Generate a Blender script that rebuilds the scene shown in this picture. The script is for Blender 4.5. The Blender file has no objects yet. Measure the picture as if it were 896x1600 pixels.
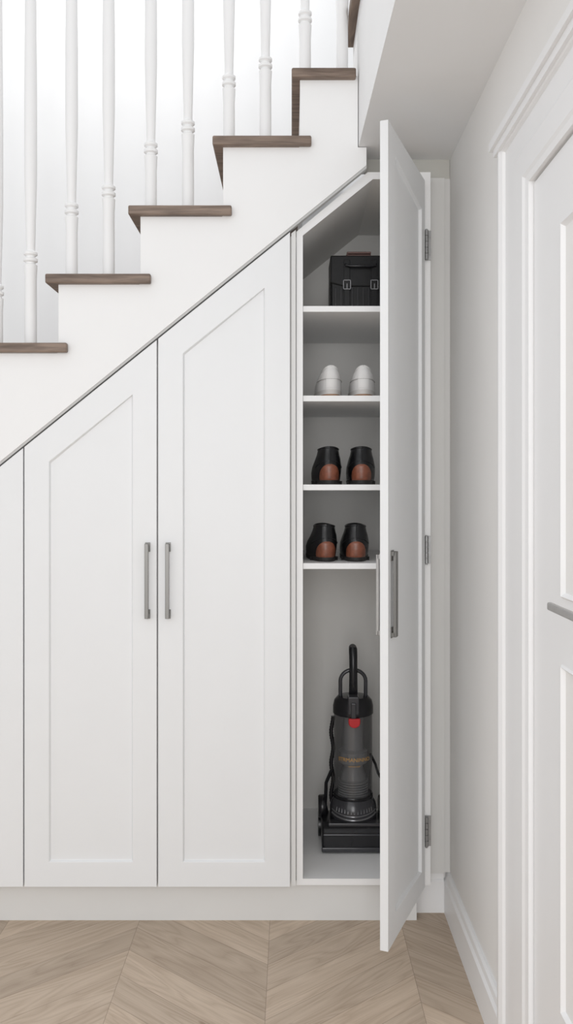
import bpy, bmesh, math, random
from mathutils import Vector, Matrix
random.seed(4)
F=1390.0; H=1.37; VX=455.0; VY=765.0
def PX(x,d=2.78): return (x-VX)/F*d
def PZ(y,d=2.78): return H+(VY-y)/F*d
scene=bpy.context.scene
try:
    scene.view_settings.view_transform='Standard'
except Exception: pass
col=scene.collection

# ---------------------------------------------------------------- materials
def mat(name,base,rough=0.5,metal=0.0,var=0.03,nscale=6.0,bump=0.0,bscale=200,coat=0.0,alpha=1.0,stretch=None,spec=0.5):
    m=bpy.data.materials.new(name); m.use_nodes=True
    nt=m.node_tree; b=nt.nodes['Principled BSDF']
    tc=nt.nodes.new('ShaderNodeTexCoord')
    mp=nt.nodes.new('ShaderNodeMapping'); nt.links.new(tc.outputs['Object'],mp.inputs[0])
    if stretch: mp.inputs['Scale'].default_value=stretch
    n=nt.nodes.new('ShaderNodeTexNoise'); n.inputs['Scale'].default_value=nscale; n.inputs['Detail'].default_value=4
    nt.links.new(mp.outputs[0],n.inputs['Vector'])
    r=nt.nodes.new('ShaderNodeValToRGB')
    r.color_ramp.elements[0].position=.3; r.color_ramp.elements[1].position=.7
    r.color_ramp.elements[0].color=[max(0,c*(1-var)) for c in base]+[1]
    r.color_ramp.elements[1].color=[min(1,c*(1+var)) for c in base]+[1]
    nt.links.new(n.outputs['Fac'],r.inputs[0]); nt.links.new(r.outputs[0],b.inputs['Base Color'])
    b.inputs['Roughness'].default_value=rough; b.inputs['Metallic'].default_value=metal
    b.inputs['Coat Weight'].default_value=coat; b.inputs['Alpha'].default_value=alpha
    b.inputs['Specular IOR Level'].default_value=spec
    if bump>0:
        n2=nt.nodes.new('ShaderNodeTexNoise'); n2.inputs['Scale'].default_value=bscale
        nt.links.new(mp.outputs[0],n2.inputs['Vector'])
        bp=nt.nodes.new('ShaderNodeBump'); bp.inputs['Strength'].default_value=bump; bp.inputs['Distance'].default_value=.001
        nt.links.new(n2.outputs['Fac'],bp.inputs['Height']); nt.links.new(bp.outputs[0],b.inputs['Normal'])
    return m
M_door=mat('white_lacquer',(.80,.81,.82),.42,var=.006)
M_wall=mat('wall_paint',(.83,.82,.805),.7,var=.008,bump=.05)
M_back=mat('stairwell_paint',(.83,.835,.84),.8,var=.01)
M_string=mat('white_paint',(.85,.85,.85),.55,var=.005)
M_trim=mat('trim_paint',(.84,.84,.845),.4,var=.005)
M_ceil=mat('ceiling_paint',(.82,.82,.82),.8,var=.008)
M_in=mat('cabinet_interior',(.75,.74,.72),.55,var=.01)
M_shelf=mat('shelf_white',(.85,.85,.85),.45,var=.005)
M_undershade=mat('grey_underside_shade',(.52,.52,.515),.6,var=.02)  # grey holds the shadow on the stringer underside
M_wallshade=mat('shaded_beige',(.56,.55,.51),.7,var=.02)  # wall tone with the shade above the cabinet mixed into the colour
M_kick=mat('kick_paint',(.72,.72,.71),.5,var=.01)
M_filler=mat('filler_paint',(.72,.715,.70),.6,var=.01)
M_metal=mat('brushed_nickel',(.24,.235,.225),.36,metal=.9,var=.08,nscale=40,stretch=(1,1,.05))
M_metal2=mat('light_nickel',(.42,.41,.40),.35,metal=.7,var=.06,nscale=40)
M_hinge=mat('hinge_steel',(.33,.33,.33),.38,metal=.8,var=.1,nscale=60)
M_black=mat('black_leather',(.009,.009,.010),.27,var=.3,nscale=30,bump=.12,bscale=500,spec=.4)
M_case=mat('matte_black_leather',(.007,.007,.0075),.33,var=.3,nscale=30,bump=.15,bscale=400,spec=.22)
M_blackp=mat('black_plastic',(.010,.010,.012),.25,var=.2,spec=.4)
M_greyp=mat('dark_grey_plastic',(.035,.035,.04),.22,var=.1)
M_silver=mat('silver_plastic',(.22,.22,.23),.22,metal=.6,var=.1)
M_inner=mat('grey_cyclone_plastic',(.45,.45,.455),.3,var=.08)
M_brown=mat('brown_leather',(.20,.066,.036),.35,var=.25,nscale=60,bump=.1)
M_redbrown=mat('red_brown_leather',(.10,.05,.042),.5,var=.2)
M_red=mat('red_plastic',(.5,.01,.015),.3,var=.05)
M_gold=mat('gold_lettering',(.50,.28,.08),.4,var=.1)
M_bin=mat('smoked_clear_plastic',(.03,.03,.034),.05,var=.05,alpha=.52,coat=.6)
M_sole=mat('black_rubber',(.02,.018,.017),.6,var=.2)
M_sneak=mat('white_leather',(.70,.69,.68),.5,var=.05,bump=.1)
M_sneaks=mat('white_rubber',(.58,.56,.54),.6,var=.05)
M_stitch=mat('grey_thread',(.40,.39,.38),.7,var=.05)
M_gum=mat('gum_rubber',(.34,.20,.12),.6,var=.1)
M_lining=mat('shoe_lining',(.05,.04,.035),.8,var=.2)
M_lining2=mat('pale_shoe_lining',(.45,.43,.41),.8,var=.1)
def wood(name,c1,c2,scale,rough=.5):
    m=bpy.data.materials.new(name); m.use_nodes=True; nt=m.node_tree; b=nt.nodes['Principled BSDF']
    tc=nt.nodes.new('ShaderNodeTexCoord'); mp=nt.nodes.new('ShaderNodeMapping'); mp.inputs['Scale'].default_value=scale
    nt.links.new(tc.outputs['Object'],mp.inputs[0])
    n=nt.nodes.new('ShaderNodeTexNoise'); n.inputs['Scale'].default_value=1; n.inputs['Detail'].default_value=8; n.inputs['Distortion'].default_value=.6
    nt.links.new(mp.outputs[0],n.inputs['Vector'])
    r=nt.nodes.new('ShaderNodeValToRGB'); r.color_ramp.elements[0].position=.32; r.color_ramp.elements[1].position=.68
    r.color_ramp.elements[0].color=list(c1)+[1]; r.color_ramp.elements[1].color=list(c2)+[1]
    nt.links.new(n.outputs['Fac'],r.inputs[0]); nt.links.new(r.outputs[0],b.inputs['Base Color'])
    bp=nt.nodes.new('ShaderNodeBump'); bp.inputs['Strength'].default_value=.25; bp.inputs['Distance'].default_value=.002
    nt.links.new(n.outputs['Fac'],bp.inputs['Height']); nt.links.new(bp.outputs[0],b.inputs['Normal'])
    b.inputs['Roughness'].default_value=rough
    return m
M_tread=wood('dark_stained_oak',(.115,.080,.060),(.27,.20,.155),(7,50,70))
M_nose=wood('dark_stained_oak_length',(.115,.080,.060),(.26,.19,.145),(50,7,70))

def floor_mat():
    m=bpy.data.materials.new('chevron_oak'); m.use_nodes=True; nt=m.node_tree; N=nt.nodes; L=nt.links; b=N['Principled BSDF']
    tc=N.new('ShaderNodeTexCoord'); sp=N.new('ShaderNodeSeparateXYZ'); L.new(tc.outputs['Object'],sp.inputs[0])
    def M(op,a,c=None,d=None):
        n=N.new('ShaderNodeMath'); n.operation=op
        for i,v in enumerate((a,c,d)):
            if v is None: continue
            if isinstance(v,(int,float)): n.inputs[i].default_value=v
            else: L.new(v,n.inputs[i])
        return n.outputs[0]
    W=.415; S=.135
    xs=M('ADD',sp.outputs[0],.067+W*20)
    t=M('PINGPONG',xs,W)
    v=M('DIVIDE',M('SUBTRACT',sp.outputs[1],M('MULTIPLY',t,.85)),S)
    cx=M('DIVIDE',xs,W); ci=M('FLOOR',cx); vi=M('FLOOR',v); fv=M('FRACT',v); fx=M('FRACT',cx)
    ev=M('MINIMUM',fv,M('SUBTRACT',1,fv)); ex=M('MINIMUM',fx,M('SUBTRACT',1,fx))
    e=M('MINIMUM',M('MULTIPLY',ev,S*.76),M('MULTIPLY',ex,W))
    seam=M('LESS_THAN',e,.0008)
    cb=N.new('ShaderNodeCombineXYZ'); L.new(ci,cb.inputs[0]); L.new(vi,cb.inputs[1])
    wn=N.new('ShaderNodeTexWhiteNoise'); L.new(cb.outputs[0],wn.inputs[0])
    off=M('MULTIPLY',wn.outputs['Value'],37)
    cb2=N.new('ShaderNodeCombineXYZ'); L.new(M('ADD',M('MULTIPLY',t,2.4),off),cb2.inputs[0]); L.new(M('MULTIPLY',v,1.2),cb2.inputs[1]); L.new(off,cb2.inputs[2])
    n=N.new('ShaderNodeTexNoise'); n.inputs['Scale'].default_value=1.0; n.inputs['Detail'].default_value=1.5; n.inputs['Distortion'].default_value=.4; L.new(cb2.outputs[0],n.inputs['Vector'])
    rings=M('POWER',M('PINGPONG',M('MULTIPLY',n.outputs['Fac'],22),1),.6)
    cb3=N.new('ShaderNodeCombineXYZ'); L.new(M('ADD',M('MULTIPLY',t,9),off),cb3.inputs[0]); L.new(M('MULTIPLY',v,34),cb3.inputs[1]); L.new(off,cb3.inputs[2])
    n2=N.new('ShaderNodeTexNoise'); n2.inputs['Scale'].default_value=1.5; n2.inputs['Detail'].default_value=6; L.new(cb3.outputs[0],n2.inputs['Vector'])
    cb5=N.new('ShaderNodeCombineXYZ'); L.new(M('ADD',M('MULTIPLY',t,2),off),cb5.inputs[0]); L.new(M('MULTIPLY',v,1.5),cb5.inputs[1]); L.new(off,cb5.inputs[2])
    n3=N.new('ShaderNodeTexNoise'); n3.inputs['Scale'].default_value=1.2; L.new(cb5.outputs[0],n3.inputs['Vector'])
    g=M('ADD',M('ADD',M('MULTIPLY',rings,.19),M('MULTIPLY',n2.outputs['Fac'],.48)),M('MULTIPLY',n3.outputs['Fac'],.33))
    vo=N.new('ShaderNodeTexVoronoi'); vo.inputs['Scale'].default_value=1.0
    cb4=N.new('ShaderNodeCombineXYZ'); L.new(M('ADD',M('MULTIPLY',t,3),off),cb4.inputs[0]); L.new(M('MULTIPLY',v,.75),cb4.inputs[1])
    L.new(cb4.outputs[0],vo.inputs['Vector'])
    kn=N.new('ShaderNodeMapRange'); kn.inputs['From Min'].default_value=.012; kn.inputs['From Max'].default_value=.06; kn.inputs['To Min'].default_value=.5; kn.inputs['To Max'].default_value=0
    L.new(vo.outputs['Distance'],kn.inputs['Value'])
    r=N.new('ShaderNodeValToRGB'); r.color_ramp.elements[0].position=.2; r.color_ramp.elements[1].position=.70
    r.color_ramp.elements[0].color=(.35,.26,.185,1); r.color_ramp.elements[1].color=(.60,.49,.385,1)
    L.new(M('SUBTRACT',g,kn.outputs[0]),r.inputs[0])
    hv=N.new('ShaderNodeHueSaturation'); L.new(r.outputs[0],hv.inputs['Color']); L.new(M('ADD',.86,M('MULTIPLY',wn.outputs['Value'],.28)),hv.inputs['Value'])
    mx=N.new('ShaderNodeMixRGB'); L.new(M('MULTIPLY',seam,.55),mx.inputs[0]); L.new(hv.outputs[0],mx.inputs[1]); mx.inputs[2].default_value=(.16,.11,.075,1)
    L.new(mx.outputs[0],b.inputs['Base Color']); b.inputs['Roughness'].default_value=.55
    return m
M_floor=floor_mat()

# ---------------------------------------------------------------- helpers
def new_obj(name,bm,mats,parent=None,smooth=False,bevel=0,label=None,kind=None,seg=2):
    bmesh.ops.recalc_face_normals(bm,faces=bm.faces)
    me=bpy.data.meshes.new(name); bm.to_mesh(me); bm.free()
    if not isinstance(mats,(list,tuple)): mats=[mats]
    for m in mats: me.materials.append(m)
    o=bpy.data.objects.new(name,me); col.objects.link(o)
    if smooth:
        for p in me.polygons: p.use_smooth=True
        try: me.set_sharp_from_angle(angle=math.radians(40))
        except Exception: pass
    if bevel:
        md=o.modifiers.new('bevel','BEVEL'); md.width=bevel; md.segments=seg; md.limit_method='ANGLE'; md.angle_limit=math.radians(35)
    if parent is not None:
        o.parent=parent
        if parent.get('wparent'): o.matrix_parent_inverse=Matrix.Translation(-parent.location)
    if label: o['label']=label
    if kind: o['kind']=kind
    return o
def box(bm,x0,x1,y0,y1,z0,z1,mi=0):
    v=[bm.verts.new(p) for p in ((x0,y0,z0),(x1,y0,z0),(x1,y1,z0),(x0,y1,z0),(x0,y0,z1),(x1,y0,z1),(x1,y1,z1),(x0,y1,z1))]
    for f in ((0,3,2,1),(4,5,6,7),(0,1,5,4),(1,2,6,5),(2,3,7,6),(3,0,4,7)):
        bm.faces.new([v[i] for i in f]).material_index=mi
def boxo(name,x0,x1,y0,y1,z0,z1,m,**k):
    bm=bmesh.new(); box(bm,x0,x1,y0,y1,z0,z1); return new_obj(name,bm,m,**k)
def prism(bm,pts,y0,y1):
    a=[bm.verts.new((x,y0,z)) for x,z in pts]; c=[bm.verts.new((x,y1,z)) for x,z in pts]
    n=len(pts); bm.faces.new(a); bm.faces.new(c[::-1])
    for i in range(n): bm.faces.new((a[i],c[i],c[(i+1)%n],a[(i+1)%n]))
def prismo(name,pts,y0,y1,m,**k):
    bm=bmesh.new(); prism(bm,pts,y0,y1); return new_obj(name,bm,m,**k)
def lathe(bm,prof,cx=0,cy=0,n=24,mi=0,cap=True):
    rings=[]
    for r,z in prof:
        rings.append([bm.verts.new((cx+r*math.cos(2*math.pi*i/n),cy+r*math.sin(2*math.pi*i/n),z)) for i in range(n)])
    for a,b_ in zip(rings,rings[1:]):
        for i in range(n): bm.faces.new((a[i],a[(i+1)%n],b_[(i+1)%n],b_[i])).material_index=mi
    if cap:
        bm.faces.new(rings[0][::-1]).material_index=mi; bm.faces.new(rings[-1]).material_index=mi
def tube(bm,pts,r,n=10,mi=0,rfn=None,flat=1.0):
    pts=[Vector(p) for p in pts]; rings=[]
    prev=None
    for i,p in enumerate(pts):
        t=(pts[min(i+1,len(pts)-1)]-pts[max(i-1,0)]).normalized()
        if prev is None:
            a=t.orthogonal().normalized()
        else:
            a=(prev-t*prev.dot(t)).normalized()
        prev=a; b_=t.cross(a)
        rr=rfn(i) if rfn else r
        rings.append([bm.verts.new(p+(a*math.cos(2*math.pi*k/n)+b_*flat*math.sin(2*math.pi*k/n))*rr) for k in range(n)])
    for A,B in zip(rings,rings[1:]):
        for k in range(n): bm.faces.new((A[k],A[(k+1)%n],B[(k+1)%n],B[k])).material_index=mi
    bm.faces.new(rings[0][::-1]).material_index=mi; bm.faces.new(rings[-1]).material_index=mi
def thing(name,loc,label,category,world=True,group=None):
    e=bpy.data.objects.new(name,None); e.empty_display_size=.05; e.location=loc; col.objects.link(e)
    e['label']=label; e['category']=category
    if world: e['wparent']=1
    if group: e['group']=group
    return e

# ---------------------------------------------------------------- room
XW=.516
boxo('floor',-3,XW+.1,-1.6,3.9,-.05,0,M_floor,kind='structure')
boxo('wall_back',-3,1.6,3.78,3.88,0,5.2,M_back,kind='structure')
boxo('wall_right',XW,XW+.1,-1.6,2.90,0,2.44,M_wall,kind='structure')
boxo('wall_end',.425,XW+.1,2.90,3.0,0,2.44,M_wall,kind='structure')
boxo('shaded_wall_strip',.24,XW-.001,2.885,2.899,2.377,2.44,M_wallshade,kind='structure')  # strip over the wall stub, its shade painted in as darker beige
bm=bmesh.new()
pl=[(.211,3.02),(.211,2.78),(.30,-1.6),(.75,-1.6),(.75,3.02)]
a=[bm.verts.new((x,y,2.44)) for x,y in pl]; b_=[bm.verts.new((x,y,2.868)) for x,y in pl]
bm.faces.new(a); bm.faces.new(b_[::-1])
for i in range(5): bm.faces.new((a[i],b_[i],b_[(i+1)%5],a[(i+1)%5]))
new_obj('ceiling',bm,M_ceil,kind='structure')
bm=bmesh.new()
pl=[(.184,3.018),(.184,2.78),(.27,-1.6),(.75,-1.6),(.75,3.018)]
a=[bm.verts.new((x,y,2.868)) for x,y in pl]; b_=[bm.verts.new((x,y,2.90)) for x,y in pl]
bm.faces.new(a); bm.faces.new(b_[::-1])
for i in range(5): bm.faces.new((a[i],b_[i],b_[(i+1)%5],a[(i+1)%5]))
new_obj('trim_2',bm,M_nose,kind='structure',bevel=.004)
def bb_prof(h=.13,t=.02): return [(0,0),(t,0),(t,h-.03),(t*.7,h-.022),(t*.6,h-.006),(t*.3,h),(0,h)]
bm=bmesh.new(); pr=bb_prof()
y0,y1=2.125,2.90
a=[bm.verts.new((XW-x,y0,z)) for x,z in pr]; b_=[bm.verts.new((XW-x,y1,z)) for x,z in pr]
bm.faces.new(a); bm.faces.new(b_[::-1])
for i in range(len(pr)): bm.faces.new((a[i],b_[i],b_[(i+1)%len(pr)],a[(i+1)%len(pr)]))
new_obj('baseboard_right',bm,M_trim,kind='structure')
bm=bmesh.new()
a=[bm.verts.new((.40,2.90-x,z)) for x,z in pr]; b_=[bm.verts.new((XW-.02,2.90-x,z)) for x,z in pr]
bm.faces.new(a); bm.faces.new(b_[::-1])
for i in range(len(pr)): bm.faces.new((a[i],b_[i],b_[(i+1)%len(pr)],a[(i+1)%len(pr)]))
new_obj('baseboard_end',bm,M_trim,kind='structure')
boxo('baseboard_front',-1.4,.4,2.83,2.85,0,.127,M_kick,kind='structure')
bm=bmesh.new(); box(bm,.4403,.496,2.872,2.8995,.131,2.376); box(bm,.496,XW-.0005,2.880,2.8995,.131,2.376)
new_obj('trim_3',bm,M_filler,kind='structure')
def casing():
    bm=bmesh.new()
    yo,yi=2.117,1.875; zt,zi=2.185,2.02
    xf=.495
    prof=[(yo,XW),(yo,xf-.004),(yo-.02,xf-.006),(yo-.035,xf),(yo-.04,xf+.006),(yo-.12,xf+.006),(yo-.135,xf),(yi+.03,xf),(yi+.02,xf+.004),(yi,xf+.006),(yi,XW+.01)]
    n=len(prof)
    yc=1.45
    def ring(kind):
        out=[]
        for y,x in prof:
            o=yo-y
            if kind=='b': out.append((x,y,0))
            if kind=='t': out.append((x,y,zt-o*(zt-zi)/(yo-yi)))
            if kind=='t2': out.append((x,2*yc-y,zt-o*(zt-zi)/(yo-yi)))
            if kind=='b2': out.append((x,2*yc-y,0))
        return [bm.verts.new(p) for p in out]
    R=[ring(k) for k in ('b','t','t2','b2')]
    for A,B in zip(R,R[1:]):
        for i in range(n-1): bm.faces.new((A[i],A[i+1],B[i+1],B[i]))
    box(bm,xf-.018,XW,2*yc-yo-.03,yo+.03,zt-.002,zt+.018)
    box(bm,xf-.010,XW,2*yc-yo-.015,yo+.015,zt-.02,zt-.002)
    return new_obj('trim_4',bm,M_trim,kind='structure')
casing()
def panel_face(bm,x,y0,y1,z0,z1,rects,depth=.010,bev=.016):
    ys=sorted(set([y0,y1]+[r for q in rects for r in q[:2]])); zs=sorted(set([z0,z1]+[r for q in rects for r in q[2:]]))
    for i in range(len(ys)-1):
        for j in range(len(zs)-1):
            c=((ys[i]+ys[i+1])/2,(zs[j]+zs[j+1])/2)
            if any(q[0]<c[0]<q[1] and q[2]<c[1]<q[3] for q in rects): continue
            bm.faces.new([bm.verts.new(p) for p in ((x,ys[i],zs[j]),(x,ys[i+1],zs[j]),(x,ys[i+1],zs[j+1]),(x,ys[i],zs[j+1]))])
    for q in rects:
        steps=[(0,0),(.004,-.004),(bev,depth),(bev+.02,depth),(bev+.045,depth-.007)]
        R=[]
        for o,d in steps:
            R.append([bm.verts.new(p) for p in ((x+d,q[0]+o,q[2]+o),(x+d,q[1]-o,q[2]+o),(x+d,q[1]-o,q[3]-o),(x+d,q[0]+o,q[3]-o))])
        for A,B in zip(R,R[1:]):
            for k in range(4): bm.faces.new((A[k],A[(k+1)%4],B[(k+1)%4],B[k]))
        bm.faces.new(R[-1])
bm=bmesh.new()
panel_face(bm,.512,1.03,1.872,.012,2.015,[(1.20,1.68,1.165,1.875),(1.20,1.68,.38,1.04)])
bmesh.ops.remove_doubles(bm,verts=bm.verts,dist=1e-5)
rd=new_obj('door_1',bm,M_trim,kind='structure')
bm=bmesh.new(); box(bm,.453,.463,1.40,1.575,1.157,1.171)
lv=new_obj('lever_handle',bm,M_metal2,parent=rd,bevel=.003,label='brushed metal lever handle')
bm=bmesh.new(); lathe(bm,[(.026,0),(.026,.008),(.011,.010),(.009,.052)],n=24)
bmesh.ops.transform(bm,matrix=Matrix.Translation((.512,1.42,1.165))@Matrix.Rotation(-math.pi/2,4,'Y'),verts=bm.verts)
new_obj('rosette',bm,M_metal,parent=rd,smooth=True,label='round metal rosette')

# ---------------------------------------------------------------- staircase
SL=.808
def slope_y(x,off=0): return 728-off-SL*x
st=thing('staircase',(-.6,3.2,0),'white painted staircase with dark stained oak treads above the cupboards','staircase')
steps=[(-166,-195,-25,642),(-38,-62,104,534),(92,69,235,426),(220,199,362,319),(349,331,487,210),(469,455,557,104)]
YS=2.775; D=YS
pts=[(PX(-300),PZ(slope_y(-300,6))),(PX(573),PZ(slope_y(573,6))),(PX(573),2.438),(.209,2.438),(.209,PZ(120))]
ps=[]
rx=[s[0] for s in steps]
for i in range(len(steps)-1,-1,-1):
    zt=PZ(steps[i][3]+14)
    if i<len(steps)-1: ps.append((PX(rx[i+1]),zt))
    ps.append((PX(rx[i]),zt))
ps.append((PX(rx[0]),PZ(749+14))); ps.append((PX(-300),PZ(749+14)))
prismo('stringer',pts+ps,YS,2.80,M_string,parent=st,bevel=.001)
for i,(r,n_,e_,y) in enumerate(steps):
    zt=PZ(y+1,2.752); zb=PZ(y+16,2.752)
    x0=PX(n_+1,2.752); x1=PX(e_,2.752)
    bm=bmesh.new()
    xin=PX(steps[i+1][0])+.0 if i<len(steps)-1 else .209
    pl=[(x0,2.752),(x1,2.752),(x1,2.774),(min(x1,xin),2.774),(min(x1,xin),3.77),(x0,3.77)]
    if x1<=xin: pl=[(x0,2.752),(x1,2.752),(x1,3.77),(x0,3.77)]
    A=[bm.verts.new((px,py,zb)) for px,py in pl]; B=[bm.verts.new((px,py,zt)) for px,py in pl]
    bm.faces.new(A); bm.faces.new(B[::-1])
    for k in range(len(pl)): bm.faces.new((A[k],B[k],B[(k+1)%len(pl)],A[(k+1)%len(pl)]))
    new_obj('tread',bm,M_tread,parent=st,bevel=.005,seg=3,label='dark stained oak tread')
    zl=PZ(steps[i-1][3]+1,2.752) if i>0 else zt-.22
    boxo('riser',PX(r)+.0005,PX(r)+.018,2.801,3.77,zl,zb,M_string,parent=st)
def baluster(x,ring_y,ty,by=2.83):
    zb=PZ(ty+1,2.752); zr=PZ(ring_y,by); X=PX(x,by)
    zt=PZ(-70-.826*x,by)
    prof=[(.017,zb),(.017,zb+.01),(.0165,zr-.075),(.018,zr-.045),(.0185,zr-.03),(.013,zr-.026),(.013,zr-.022),(.0195,zr-.018),(.0195,zr-.010),(.013,zr-.006),(.013,zr-.002),(.019,zr+.003),(.019,zr+.010),(.0125,zr+.015),
      (.0125,zr+.03),(.014,zr+.10),(.0175,zr+.26),(.0175,zr+.5),(.015,zt-.1),(.015,zt)]
    prof=[(a*1.12,b) for a,b in prof]
    bm=bmesh.new(); lathe(bm,prof,X,by,n=20)
    new_obj('baluster',bm,M_string,parent=st,smooth=True,label='white turned wooden baluster')
for x,ry,ty in [(-78,500,642),(-5,452,534),(48,400,534),(112,325,426),(170,297,426),(236,230,319),(294,196,319),(358,125,210),(415,97,210),(477,25,104),(535,-15,104)]:
    baluster(x,ry,ty)
xa,xb=-110,560
prismo('handrail',[(PX(xa,2.83),PZ(-70-.826*xa,2.83)-.01),(PX(xb,2.83),PZ(-70-.826*xb,2.83)-.01),(PX(xb,2.83),PZ(-70-.826*xb,2.83)+.05),(PX(xa,2.83),PZ(-70-.826*xa,2.83)+.05)],2.80,2.86,M_tread,parent=st,bevel=.01)
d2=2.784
prismo('stringer_shade_strip',[(PX(-300,d2),PZ(slope_y(-300,6.5),d2)),(PX(-300,d2),PZ(slope_y(-300,1),d2)),(PX(573,d2),PZ(slope_y(573,1),d2)),(PX(573,d2),PZ(slope_y(573,6.5),d2))],2.7775,2.80,M_undershade,kind='structure')  # strip painted grey for the shaded underside of the sloped stringer

# ---------------------------------------------------------------- cabinet doors
def inset_door(name,outer,inner,th,m,parent,loc=(0,0,0),rot=0,ins=.008):
    bm=bmesh.new(); n=len(outer)
    cx=sum(p[0] for p in inner)/n; cz=sum(p[1] for p in inner)/n
    def shrink(p,d):
        vx,vz=cx-p[0],cz-p[1]
        return (p[0]+d*(1 if vx>0 else -1),p[1]+d*(1 if vz>0 else -1))
    A=[bm.verts.new((x,0,z)) for x,z in outer]
    B=[bm.verts.new((x,0,z)) for x,z in inner]
    C=[bm.verts.new((shrink(p,.004)[0],ins,shrink(p,.004)[1])) for p in inner]
    Dk=[bm.verts.new((x,th,z)) for x,z in outer]
    for R,S in ((A,B),(B,C),(Dk,A)):
        for k in range(n): bm.faces.new((R[k],R[(k+1)%n],S[(k+1)%n],S[k]))
    bm.faces.new(C); bm.faces.new(Dk[::-1])
    o=new_obj(name,bm,m,bevel=.0012)
    o.parent=parent; o.location=Vector(loc)-parent.location; o.rotation_euler=(0,0,rot)
    return o
def handle(parent,loc,m=M_metal,so=.028,h=.232,w=.006,label=None):
    bm=bmesh.new()
    box(bm,-w,w,-so,-so+.008,0,h)
    box(bm,-w,w,-so+.002,0,0,.012); box(bm,-w,w,-so+.002,0,h-.012,h)
    box(bm,-w-.002,w+.002,-.003,0,-.003,.026); box(bm,-w-.002,w+.002,-.003,0,h-.026,h+.003)
    o=new_obj('handle',bm,m,bevel=.0008,label=label,seg=1)
    o.parent=parent; o.location=loc
    return o
Zb=PZ(1386)
def rake_door(x0,x1,px0,px1,parent,hx=None):
    X0,X1=PX(x0),PX(x1)
    outer=[(X0,Zb),(X1,Zb),(X1,PZ(slope_y(x1,-1))),(X0,PZ(slope_y(x0,-1)))]
    inner=[(PX(px0),PZ(1347)),(PX(px1),PZ(1347)),(PX(px1),PZ(slope_y(px1)+56)),(PX(px0),PZ(slope_y(px0)+55))]
    d=inset_door('door',outer,inner,.02,M_door,parent,loc=(0,2.78,0))
    if hx: handle(d,(PX(hx),0,PZ(965)),label='brushed nickel bar handle')
    return d
def closed_cab(x0,x1,label,doors,extra=None):
    c=thing('cabinet',(PX((x0+x1)/2),3.1,Zb),label,'cabinet')
    prismo('body',[(PX(x0)+.001,Zb+.002),(PX(x1)-.001,Zb+.002),(PX(x1)-.001,PZ(slope_y(x1,-6))),(PX(x0)+.001,PZ(slope_y(x0,-6)))],2.803,3.42,M_in,parent=c)
    for d in doors: rake_door(*d[:4],c,d[4])
    return c
closed_cab(-380,37,'white shaker cabinet with slanted top under the low stair end',[(-172,36,-133,-3,None),(-380,-174,-341,-212,None)])
c2=closed_cab(38,456,'white double door shaker cabinet with slanted top and paired handles',[(38,245,76.5,207.5,231),(247.3,453.5,286,414,263)])
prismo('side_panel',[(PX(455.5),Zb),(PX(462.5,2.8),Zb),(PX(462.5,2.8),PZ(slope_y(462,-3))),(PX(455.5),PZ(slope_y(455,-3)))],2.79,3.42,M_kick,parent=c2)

oc=thing('cabinet',(.23,3.1,Zb),'tall white open cabinet with shelves of shoes and a vacuum cleaner','cabinet')
f=2.802
xl=PX(463.5,f); xr=.440; zb=PZ(1383,f); zs=PZ(362,f); xk=PX(575,f); zk=PZ(269,f)
xl2=PX(473.5,f); xr2=.420; zb2=PZ(1373,f); zs2=PZ(368,f); xk2=PX(583,f); zk2=PZ(280,f)
outer=[(xl,zb),(xr,zb),(xr,zk),(xk,zk),(xl,zs)]
inner=[(xl2,zb2),(xr2,zb2),(xr2,zk2),(xk2,zk2),(xl2,zs2)]
names=['bottom_panel','side_panel','top_panel','slanted_top_panel','side_panel']
for k in range(5):
    j=(k+1)%5
    bm=bmesh.new(); prism(bm,[outer[k],outer[j],inner[j],inner[k]],f,3.42)
    o=new_obj(names[k],bm,[M_shelf,M_in],parent=oc)
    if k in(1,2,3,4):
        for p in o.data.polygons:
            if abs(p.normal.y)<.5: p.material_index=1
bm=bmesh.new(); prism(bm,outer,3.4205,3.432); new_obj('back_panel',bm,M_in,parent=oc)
shelfz=[]
for y in (478,618,757,880):
    zt=PZ(y,2.81); shelfz.append(zt)
    boxo('shelf',xl2+.0005,xr2-.0005,2.81,3.415,zt-.0185,zt,M_shelf,parent=oc,bevel=.001,label='white shelf board')
Wd=.42; th=math.radians(68)
zt_free=2.364; zt_h=2.335; zB=Zb
outer=[(-Wd,zB),(0,zB),(0,zt_h),(-Wd,zt_free)]
inner=[(-Wd+.075,zB+.075),(-.04,zB+.062),(-.04,zt_h-.10),(-Wd+.075,zt_free-.075)]
od=inset_door('door',outer,inner,.023,M_door,oc,loc=(.4185,2.778,0),rot=th,ins=.010)
od['label']='open white shaker door leaf'
hd=handle(od,(-Wd+.036,0,PZ(965)),so=.015,w=.011,label='brushed nickel bar handle')
hb=handle(od,(-Wd+.012,.023,PZ(962)),m=M_metal2,so=.013,h=.218,w=.005,label='pale metal bar handle'); hb.rotation_euler=(0,0,math.pi)
for ya,yb in ((358,404),(838,881),(1278,1325)):
    z0,z1=PZ(yb),PZ(ya); hh=z1-z0
    bm=bmesh.new()
    box(bm,.4205,.4405,2.796,2.8015,z0,z1)
    for k in range(5):
        lathe(bm,[(.0062,z0+hh*k/5+.001),(.0062,z0+hh*(k+1)/5-.001)],.4255,2.790,n=14)
    lathe(bm,[(.0035,z0-.003),(.0035,z1+.003)],.4255,2.790,n=10)
    for zz in (z0+hh*.2,z0+hh*.8):
        box(bm,.433,.438,2.7945,2.796,zz-.0025,zz+.0025)
    new_obj('hinge',bm,M_hinge,parent=oc,smooth=True,label='metal butt hinge')

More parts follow.
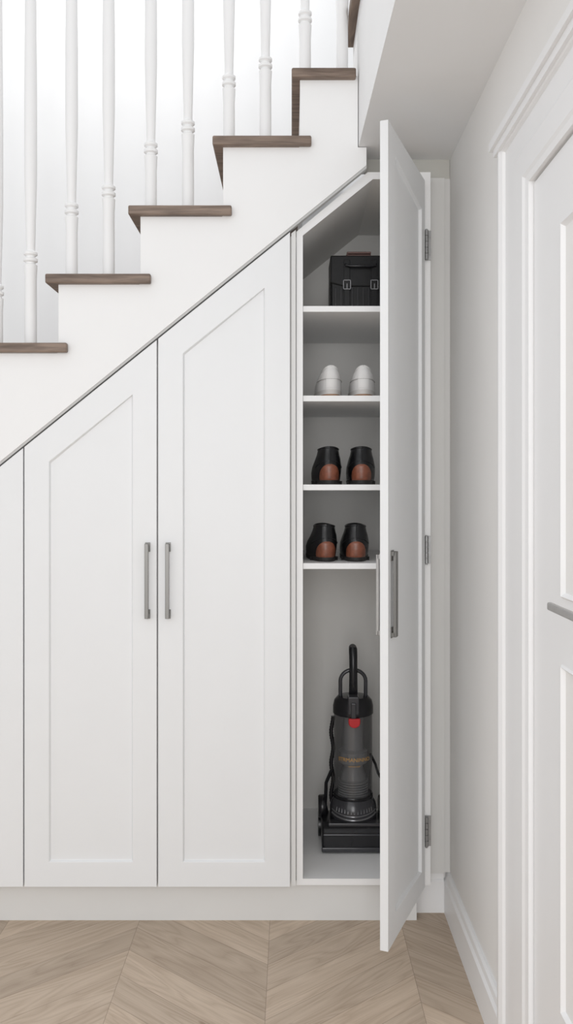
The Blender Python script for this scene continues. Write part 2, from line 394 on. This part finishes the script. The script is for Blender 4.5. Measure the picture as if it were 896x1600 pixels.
# ---------------------------------------------------------------- shoes
def sm(a,b,x):
    t=max(0,min(1,(x-a)/(b-a))); return t*t*(3-2*t)
DROP=[.016]
def outline(levels,z,a,off=0):
    for i in range(len(levels)-1):
        if z<=levels[i+1][0]: break
    l0,l1=levels[i],levels[i+1]; t=max(0,min(1,(z-l0[0])/(l1[0]-l0[0])))
    zm=levels[-1][0]
    yb=l0[1]+(l1[1]-l0[1])*t-off; yf=l0[2]+(l1[2]-l0[2])*t+off; w=l0[3]+(l1[3]-l0[3])*t+off
    s=math.sin(a); c=-math.cos(a)
    e=.8
    X=w*math.copysign(abs(s)**e,s); Yn=math.copysign(abs(c)**.9,c)
    Y=(yb+yf)/2+(yf-yb)/2*Yn
    k=.88+.12*sm(.2,.6,(Y-yb)/(yf-yb)) if yf-yb>.16 else 1
    k=1-(1-k)*max(0,1-z/zm)
    zz=z-DROP[0]*max(0,(z/zm-.35)/.65)**2*abs(s)**1.6
    return (X*k,Y,zz)
def shoe(kind,levels,soleh,mU,mS,mL,label,category,group):
    e=thing(kind,(0,0,0),label,category,world=False,group=group)
    n=40
    bm=bmesh.new(); rings=[]
    zmax=levels[-1][0]; Z=[soleh*.9+(zmax-soleh*.9)*i/16 for i in range(17)]
    for z in Z: rings.append([bm.verts.new(outline(levels,z,2*math.pi*k/n)) for k in range(n)])
    for off,dz in ((-.003,.002),(-.007,-.001),(-.009,-.02),(-.009,-.05)):
        rings.append([bm.verts.new(Vector(outline(levels,zmax,2*math.pi*k/n,off))+Vector((0,0,dz))) for k in range(n)])
    for ri,(A,B) in enumerate(zip(rings,rings[1:])):
        for k in range(n): bm.faces.new((A[k],A[(k+1)%n],B[(k+1)%n],B[k])).material_index=(1 if ri>=18 else 0)
    bm.faces.new(rings[0][::-1]); bm.faces.new(rings[-1]).material_index=1
    new_obj('upper',bm,[mU,mL],parent=e,smooth=True)
    bm=bmesh.new(); rings=[]
    for z,o in ((0,.001),(.002,.003),(.007,.0035),(.0075,.003),(soleh-.006,.003),(soleh-.004,.004),(soleh,.004),(soleh,-.002)):
        rings.append([bm.verts.new(Vector(outline(levels,0,2*math.pi*k/n,o))+Vector((0,0,z))) for k in range(n)])
    for ri,(A,B) in enumerate(zip(rings,rings[1:])):
        for k in range(n): bm.faces.new((A[k],A[(k+1)%n],B[(k+1)%n],B[k])).material_index=(1 if ri<=2 and kind=='sneaker' else 0)
    bm.faces.new(rings[0][::-1]); bm.faces.new(rings[-1])
    new_obj('sole',bm,[mS,M_gum],parent=e,smooth=True)
    return e,n
def patch(e,levels,name,mt,z0,z1,aw,off=.0016,power=3.0):
    bm=bmesh.new(); rings=[]; nr=14; na=18
    for i in range(nr+1):
        v=i/nr; z=z0+(z1-z0)*v; w=aw*max(.03,1-v**power)**.55
        row=[]
        for k in range(na+1):
            a=w*(-1+2*k/na); edge=(i in (0,nr) or k in(0,na))
            row.append(bm.verts.new(outline(levels,z,a,-.0005 if edge else off)))
        rings.append(row)
    for A,B in zip(rings,rings[1:]):
        for k in range(na): bm.faces.new((A[k],A[k+1],B[k+1],B[k]))
    return new_obj(name,bm,mt,parent=e,smooth=True)
def dup(e,loc,rz=0):
    o=e.copy(); col.objects.link(o); o.location=loc; o.rotation_euler=(0,0,rz)
    for c in list(e.children):
        cc=c.copy(); cc.parent=o; col.objects.link(cc)
    return o
def dress(hh,group):
    DROP[0]=.006
    lv=[(0,.0,.285,.0440),(.02,-.004,.285,.0475),(.040,-.006,.272,.0490),(.058,-.005,.225,.0480),(.078,-.001,.165,.0430),(.100,.004,.135,.0365),(hh,.007,.122,.0330)]
    e,n=shoe('leather_shoe',lv,.014,M_black,M_sole,M_lining,'black leather ankle shoe with brown heel patch, heel facing out','shoe',group)
    p=patch(e,lv,'heel_patch',M_brown,.013,.066,.78,power=2.4); p['label']='brown leather heel patch'
    bm=bmesh.new(); rings=[]
    for z,o in ((0,.0030),(.012,.0035)):
        rr=[]
        for k in range(24):
            q=outline(lv,0,2*math.pi*k/24,o); rr.append(bm.verts.new((q[0],min(.07,q[1]),z)))
        rings.append(rr)
    for k in range(24): bm.faces.new((rings[0][k],rings[0][(k+1)%24],rings[1][(k+1)%24],rings[1][k]))
    bm.faces.new(rings[0][::-1]); bm.faces.new(rings[1])
    new_obj('heel',bm,M_sole,parent=e,smooth=True)
    bm=bmesh.new(); tube(bm,[outline(lv,z,0,.001) for z in [.07+(hh-.07)*i/6 for i in range(7)]],.0022,8)
    new_obj('back_seam',bm,M_black,parent=e,smooth=True)
    bm=bmesh.new(); tube(bm,[Vector(outline(lv,hh,2*math.pi*k/32,-.001)) for k in range(33)],.0036,8)
    new_obj('collar',bm,M_black,parent=e,smooth=True)
    bm=bmesh.new()
    tube(bm,[outline(lv,.076-.02*abs(q)**2,1.2*q,.0008) for q in [i/10 for i in range(-10,11)]],.0014,6)
    new_obj('stitching',bm,M_blackp,parent=e,smooth=True)
    bm=bmesh.new()
    for i in range(5):
        y=.14+i*.02; z=hh-.020-i*.011
        tube(bm,[(-.02,y,z),(-.008,y+.006,z+.006),(.008,y+.006,z+.006),(.02,y,z)],.002,6)
    new_obj('laces',bm,M_black,parent=e,smooth=True)
    return e
e1=dress(.120,'black leather shoes on the shelf at eye level')
s2=shelfz[2]
dup(e1,(PX(565.5,2.85),2.85,s2),-.05)
e1.location=(PX(516,2.85),2.85,s2); e1.rotation_euler=(0,0,.05)
e2=dress(.118,'black leather shoes on the lowest shelf')
s3=shelfz[3]
dup(e2,(PX(557,2.87),2.865,s3),-.02)
e2.location=(PX(511,2.87),2.865,s3); e2.rotation_euler=(0,0,.10)
DROP[0]=.012
lv=[(0,.0,.275,.0420),(.022,-.003,.277,.0435),(.045,-.003,.262,.0430),(.060,-.001,.215,.0400),(.076,.003,.165,.0350),(.090,.007,.135,.0290),(.098,.010,.125,.0250)]
e3,n=shoe('sneaker',lv,.022,M_sneak,M_sneaks,M_lining2,'white leather sneaker with gum sole, heel facing out','shoe','white sneakers on the upper shelf')
patch(e3,lv,'heel_tab',M_sneak,.024,.090,.42,off=.0022,power=5)
bm=bmesh.new()
tube(bm,[outline(lv,.056,1.4*q,.0016) for q in [i/14 for i in range(-14,15)]],.0011,6)
new_obj('seam',bm,M_stitch,parent=e3,smooth=True)
bm=bmesh.new()
tube(bm,[Vector(outline(lv,.098,2*math.pi*k/32,-.001)) for k in range(33)],.0034,8)
new_obj('collar',bm,M_sneak,parent=e3,smooth=True)
bm=bmesh.new()
prism(bm,[(-.016,.075),(.016,.075),(.017,.102),(.010,.108),(-.010,.108),(-.017,.102)],.112,.118)
new_obj('tongue',bm,M_sneak,parent=e3,bevel=.002)
bm=bmesh.new()
for i in range(5):
    y=.14+i*.02; z=.088-i*.008
    tube(bm,[(-.018,y,z),(0,y+.004,z+.008),(.018,y,z)],.0022,6)
new_obj('laces',bm,M_sneak,parent=e3,smooth=True)
s1=shelfz[1]
dup(e3,(PX(568.5,2.83),2.832,s1),-.04)
e3.location=(PX(518.5,2.83),2.832,s1); e3.rotation_euler=(0,0,.04)

# ---------------------------------------------------------------- black case
bg=thing('leather_case',(.229,2.93,shelfz[0]),'black boxy leather case with flap, straps and buckles','case',world=False)
w,d,h=.192,.15,.187
bm=bmesh.new(); box(bm,-w/2,w/2,0,d,0,h); new_obj('body',bm,M_case,parent=bg,bevel=.006,seg=3)
bm=bmesh.new()
prism(bm,[(-w/2-.003,h+.003),(w/2+.003,h+.003),(w/2+.003,.10),(w*.28,.088),(-w*.28,.088),(-w/2-.003,.10)],-.006,d*.96)
new_obj('flap',bm,M_case,parent=bg,bevel=.004)
for sx in (-.045,.045):
    bm=bmesh.new(); box(bm,sx-.010,sx+.010,-.011,-.005,.02,h-.012)
    new_obj('strap',bm,M_case,parent=bg,bevel=.0015)
    bm=bmesh.new(); zc=.092
    for q in ((sx-.013,sx+.013,zc+.013,zc+.016),(sx-.013,sx+.013,zc-.016,zc-.013),(sx-.013,sx-.010,zc-.016,zc+.016),(sx+.010,sx+.013,zc-.016,zc+.016),(sx-.0015,sx+.0015,zc-.013,zc+.004)):
        box(bm,q[0],q[1],-.0145,-.011,q[2],q[3])
    new_obj('buckle',bm,M_silver,parent=bg,bevel=.0006)
bm=bmesh.new()
for i in range(10):
    x=-w/2+.014+i*(w-.028)/9
    box(bm,x-.0022,x+.0022,-.004,.001,.012,.084)
new_obj('ribs',bm,M_blackp,parent=bg,bevel=.0008)
for sx in (-1,1):
    bm=bmesh.new(); a0,a1=sorted((sx*(w/2-.001),sx*(w/2+.004))); box(bm,a0,a1,.02,d-.02,.02,h*.6)
    new_obj('side_pocket',bm,M_case,parent=bg,bevel=.002)
bm=bmesh.new(); tube(bm,[(-.05,-.008,h-.028),(-.048,-.018,h-.032),(-.035,-.022,h-.036),(.035,-.022,h-.036),(.048,-.018,h-.032),(.05,-.008,h-.028)],.0045,10)
new_obj('carry_handle',bm,M_blackp,parent=bg,smooth=True)
wl=thing('wallet',(PX(561,2.95),2.960,shelfz[0]+h+.0035),'small red-brown leather wallet lying on the black case','wallet',world=False)
bm=bmesh.new(); box(bm,-.040,.040,-.02,.05,0,.007); box(bm,-.040,.040,-.02,.05,.009,.016); box(bm,-.040,-.035,-.02,.05,.006,.010)
new_obj('cover',bm,M_redbrown,parent=wl,bevel=.003)

# ---------------------------------------------------------------- vacuum
vc=thing('vacuum_cleaner',(PX(552,3.10),3.10,zb2),'black upright vacuum cleaner with smoked dust bin and red button','vacuum cleaner',world=False)
def vz(y): return PZ(y,3.09)-zb2
r=.067
bm=bmesh.new()
prof=[(-.100,0),(-.104,.01),(-.104,.066),(-.096,.080),(-.06,.088),(.02,.09),(.07,.08),(.07,0)]
a=[bm.verts.new((-.112,y,z+.004)) for y,z in prof]; b_=[bm.verts.new((.112,y,z+.004)) for y,z in prof]
bm.faces.new(a); bm.faces.new(b_[::-1])
for i in range(len(prof)): bm.faces.new((a[i],b_[i],b_[(i+1)%len(prof)],a[(i+1)%len(prof)]))
new_obj('floor_head',bm,M_blackp,parent=vc,bevel=.008,seg=3)
bm=bmesh.new(); box(bm,-.113,.113,-.112,-.10,.006,.022); box(bm,-.108,.108,-.108,-.10,.060,.066); box(bm,-.09,.09,-.090,-.05,.084,.096)
new_obj('bumper',bm,M_greyp,parent=vc,bevel=.003)
for sx in (-1,1):
    bm=bmesh.new(); lathe(bm,[(.012,-.014),(.036,-.014),(.040,-.009),(.040,.009),(.036,.014),(.012,.014)],n=28)
    bmesh.ops.transform(bm,matrix=Matrix.Translation((sx*.106,.03,.112))@Matrix.Rotation(math.pi/2,4,'Y'),verts=bm.verts)
    new_obj('wheel',bm,M_blackp,parent=vc,smooth=True)
    bm=bmesh.new(); lathe(bm,[(.012,-.014),(.041,-.014),(.041,.014),(.012,.014)],n=28)
    bmesh.ops.transform(bm,matrix=Matrix.Translation((sx*.106,.055,.041))@Matrix.Rotation(math.pi/2,4,'Y'),verts=bm.verts)
    new_obj('wheel',bm,M_blackp,parent=vc,smooth=True)
bm=bmesh.new(); lathe(bm,[(.070,.07),(.078,.085),(.081,.105),(.081,.125),(.078,.140),(.072,.152),(.068,.160)],n=40)
new_obj('motor_housing',bm,M_greyp,parent=vc,smooth=True)
bm=bmesh.new()
for z,rr,th_ in ((.122,.0808,.0022),(.110,.0812,.0034)):
    tube(bm,[(rr*math.sin(a),-rr*math.cos(a),z-.020*math.cos(a)+.012) for a in [(-1.15+2.3*i/24) for i in range(25)]],th_,8)
new_obj('silver_band',bm,M_silver,parent=vc,smooth=True)
bm=bmesh.new()
for i in range(13):
    a=-.85+1.7*i/12; rr=.0795
    c=Vector((rr*math.sin(a),-rr*math.cos(a),.132-.010*math.cos(a)))
    tube(bm,[c,c+Vector((-.003*math.sin(a),.003*math.cos(a),.013))],.0024,6)
new_obj('air_vent',bm,M_silver,parent=vc,smooth=True)
prof=[(.045,.160)]
for i in range(7):
    z=.162+i*.0085; prof+= [(.053,z),(.053,z+.004),(.046,z+.005),(.046,z+.008)]
bm=bmesh.new(); lathe(bm,prof,n=36); new_obj('filter_ribs',bm,M_inner,parent=vc,smooth=True)
bm=bmesh.new(); lathe(bm,[(.046,.222),(.044,.235),(.034,.262),(.036,.272),(.050,.280),(.050,.318),(.036,.326),(.036,.455)],n=32)
new_obj('cyclone',bm,M_inner,parent=vc,smooth=True)
bm=bmesh.new(); lathe(bm,[(r,.161),(r,.455)],n=48,cap=False); new_obj('dust_bin',bm,M_bin,parent=vc,smooth=True,label='smoked clear dust bin')
bm=bmesh.new(); lathe(bm,[(r+.0005,.160),(r+.002,.162),(r+.002,.170),(r+.0005,.172)],n=40,cap=False)
new_obj('bin_rim',bm,M_blackp,parent=vc,smooth=True)
bm=bmesh.new(); lathe(bm,[(r,.447),(r+.003,.45),(r+.003,.475),(r-.002,.495),(r-.014,.508),(.02,.512)],n=40); new_obj('bin_lid',bm,M_blackp,parent=vc,smooth=True)
bm=bmesh.new(); box(bm,-.022,.016,-.074,-.03,.458,.520); box(bm,-.012,.006,-.078,-.07,.446,.50); new_obj('latch',bm,M_greyp,parent=vc,bevel=.005,seg=3)
bm=bmesh.new()
pts=[(.020*math.cos(a),.020*math.sin(a)*.9) for a in [math.pi*(1+i/12) for i in range(13)]]+[(.020,.014),(-.020,.014)]
prism(bm,[(x,z+.431) for x,z in pts],-.072,-.055); new_obj('release_button',bm,M_red,parent=vc,bevel=.003,label='red release button')
bm=bmesh.new()
P=[(-.044,0,.50)]+[(-.044,0,.56)]+[(-.044*math.cos(a),0,.56+.038*math.sin(a)) for a in [math.pi*i/14 for i in range(1,14)]]+[(.044,0,.56),(.044,0,.50)]
tube(bm,P,.0068,10); new_obj('loop_handle',bm,M_greyp,parent=vc,smooth=True)
bm=bmesh.new()
tube(bm,[(0,.0,.49),(0,-.012,.54),(0,-.016,.60),(0,-.012,.645),(0,.0,.668),(0,.016,.672),(0,.026,.655),(0,.028,.62)],.013,14,rfn=lambda i:[.016,.015,.014,.0145,.015,.014,.013,.009][i])
new_obj('grip',bm,M_blackp,parent=vc,smooth=True)
bm=bmesh.new()
P=[]
for i in range(70):
    t=i/69; z=.10+.33*t; x=-.068-.007*math.sin(t*math.pi*3)**2
    P.append((x,.026,z))
tube(bm,P,.007,10,rfn=lambda i:.0065+.0015*(i%2)); new_obj('hose',bm,M_blackp,parent=vc,smooth=True)
bm=bmesh.new(); tube(bm,[(-.075,.02,.24),(-.093,.015,.20),(-.096,.02,.12),(-.085,.03,.07)],.006,8)
new_obj('cable',bm,M_blackp,parent=vc,smooth=True)
bm=bmesh.new(); tube(bm,[(.062,.02,.30),(.078,.0,.27),(.085,-.02,.245),(.10,-.02,.22),(.108,0,.18),(.10,.02,.12)],.0045,8)
new_obj('cord',bm,M_blackp,parent=vc,smooth=True)
bm=bmesh.new(); box(bm,-.03,.03,.058,.085,.06,.50); new_obj('spine',bm,M_blackp,parent=vc,bevel=.008)
def wrap_text(s,size,z,nm):
    cu=bpy.data.curves.new(nm,'FONT'); cu.body=s; cu.size=size; cu.align_x='CENTER'; cu.extrude=.0002
    o=bpy.data.objects.new(nm,cu); col.objects.link(o)
    bpy.context.view_layer.update()
    dg=bpy.context.evaluated_depsgraph_get()
    me=bpy.data.meshes.new_from_object(o.evaluated_get(dg)); bpy.data.objects.remove(o)
    rr=r+.0008
    for v in me.vertices:
        x,y,zz=v.co; a=x/rr
        v.co=((rr+zz)*math.sin(a),-(rr+zz)*math.cos(a),z+y)
    me.materials.clear(); me.materials.append(M_gold)
    t=bpy.data.objects.new(nm,me); col.objects.link(t); t.parent=vc
wrap_text('STRMANINNO',.0185,vz(1183),'lettering')
wrap_text('cyclone tech',.008,vz(1191),'lettering')

# ---------------------------------------------------------------- light
w=bpy.data.worlds.new('World'); scene.world=w; w.use_nodes=True
bgn=w.node_tree.nodes['Background']; bgn.inputs[0].default_value=(.965,.98,1,1); bgn.inputs[1].default_value=.84
def area(name,loc,target,size,power,colr=(1,1,1),sy=None):
    l=bpy.data.lights.new(name,'AREA'); l.energy=power; l.color=colr; l.shape='RECTANGLE'; l.size=size; l.size_y=sy or size
    o=bpy.data.objects.new(name,l); o.location=loc; o.rotation_euler=(Vector(target)-Vector(loc)).to_track_quat('-Z','Y').to_euler(); col.objects.link(o)
area('fill_light_left',(-1.8,-1.5,2.4),(0,2.9,1.2),2.2,16,(1,.99,.98))  # added soft fill from behind left
area('fill_light_front',(-.1,-1.9,1.6),(.1,2.9,1.25),1.1,48,(1,.995,.99),sy=2.2)  # added frontal fill behind the camera, brightens doors and cupboard interior
area('stairwell_light',(-.7,3.25,4.3),(-.7,3.7,3.0),.9,20,(1,1,1))
cam=bpy.data.cameras.new('camera'); co=bpy.data.objects.new('camera',cam); col.objects.link(co)
co.location=(0,0,H); co.rotation_euler=(math.pi/2,0,0)
cam.sensor_fit='VERTICAL'; cam.sensor_height=24; cam.sensor_width=24*896/1600; cam.lens=F/1600*24
cam.shift_x=-(VX-448)/1600; cam.shift_y=-(800-VY)/1600
cam.clip_start=.05
scene.camera=co
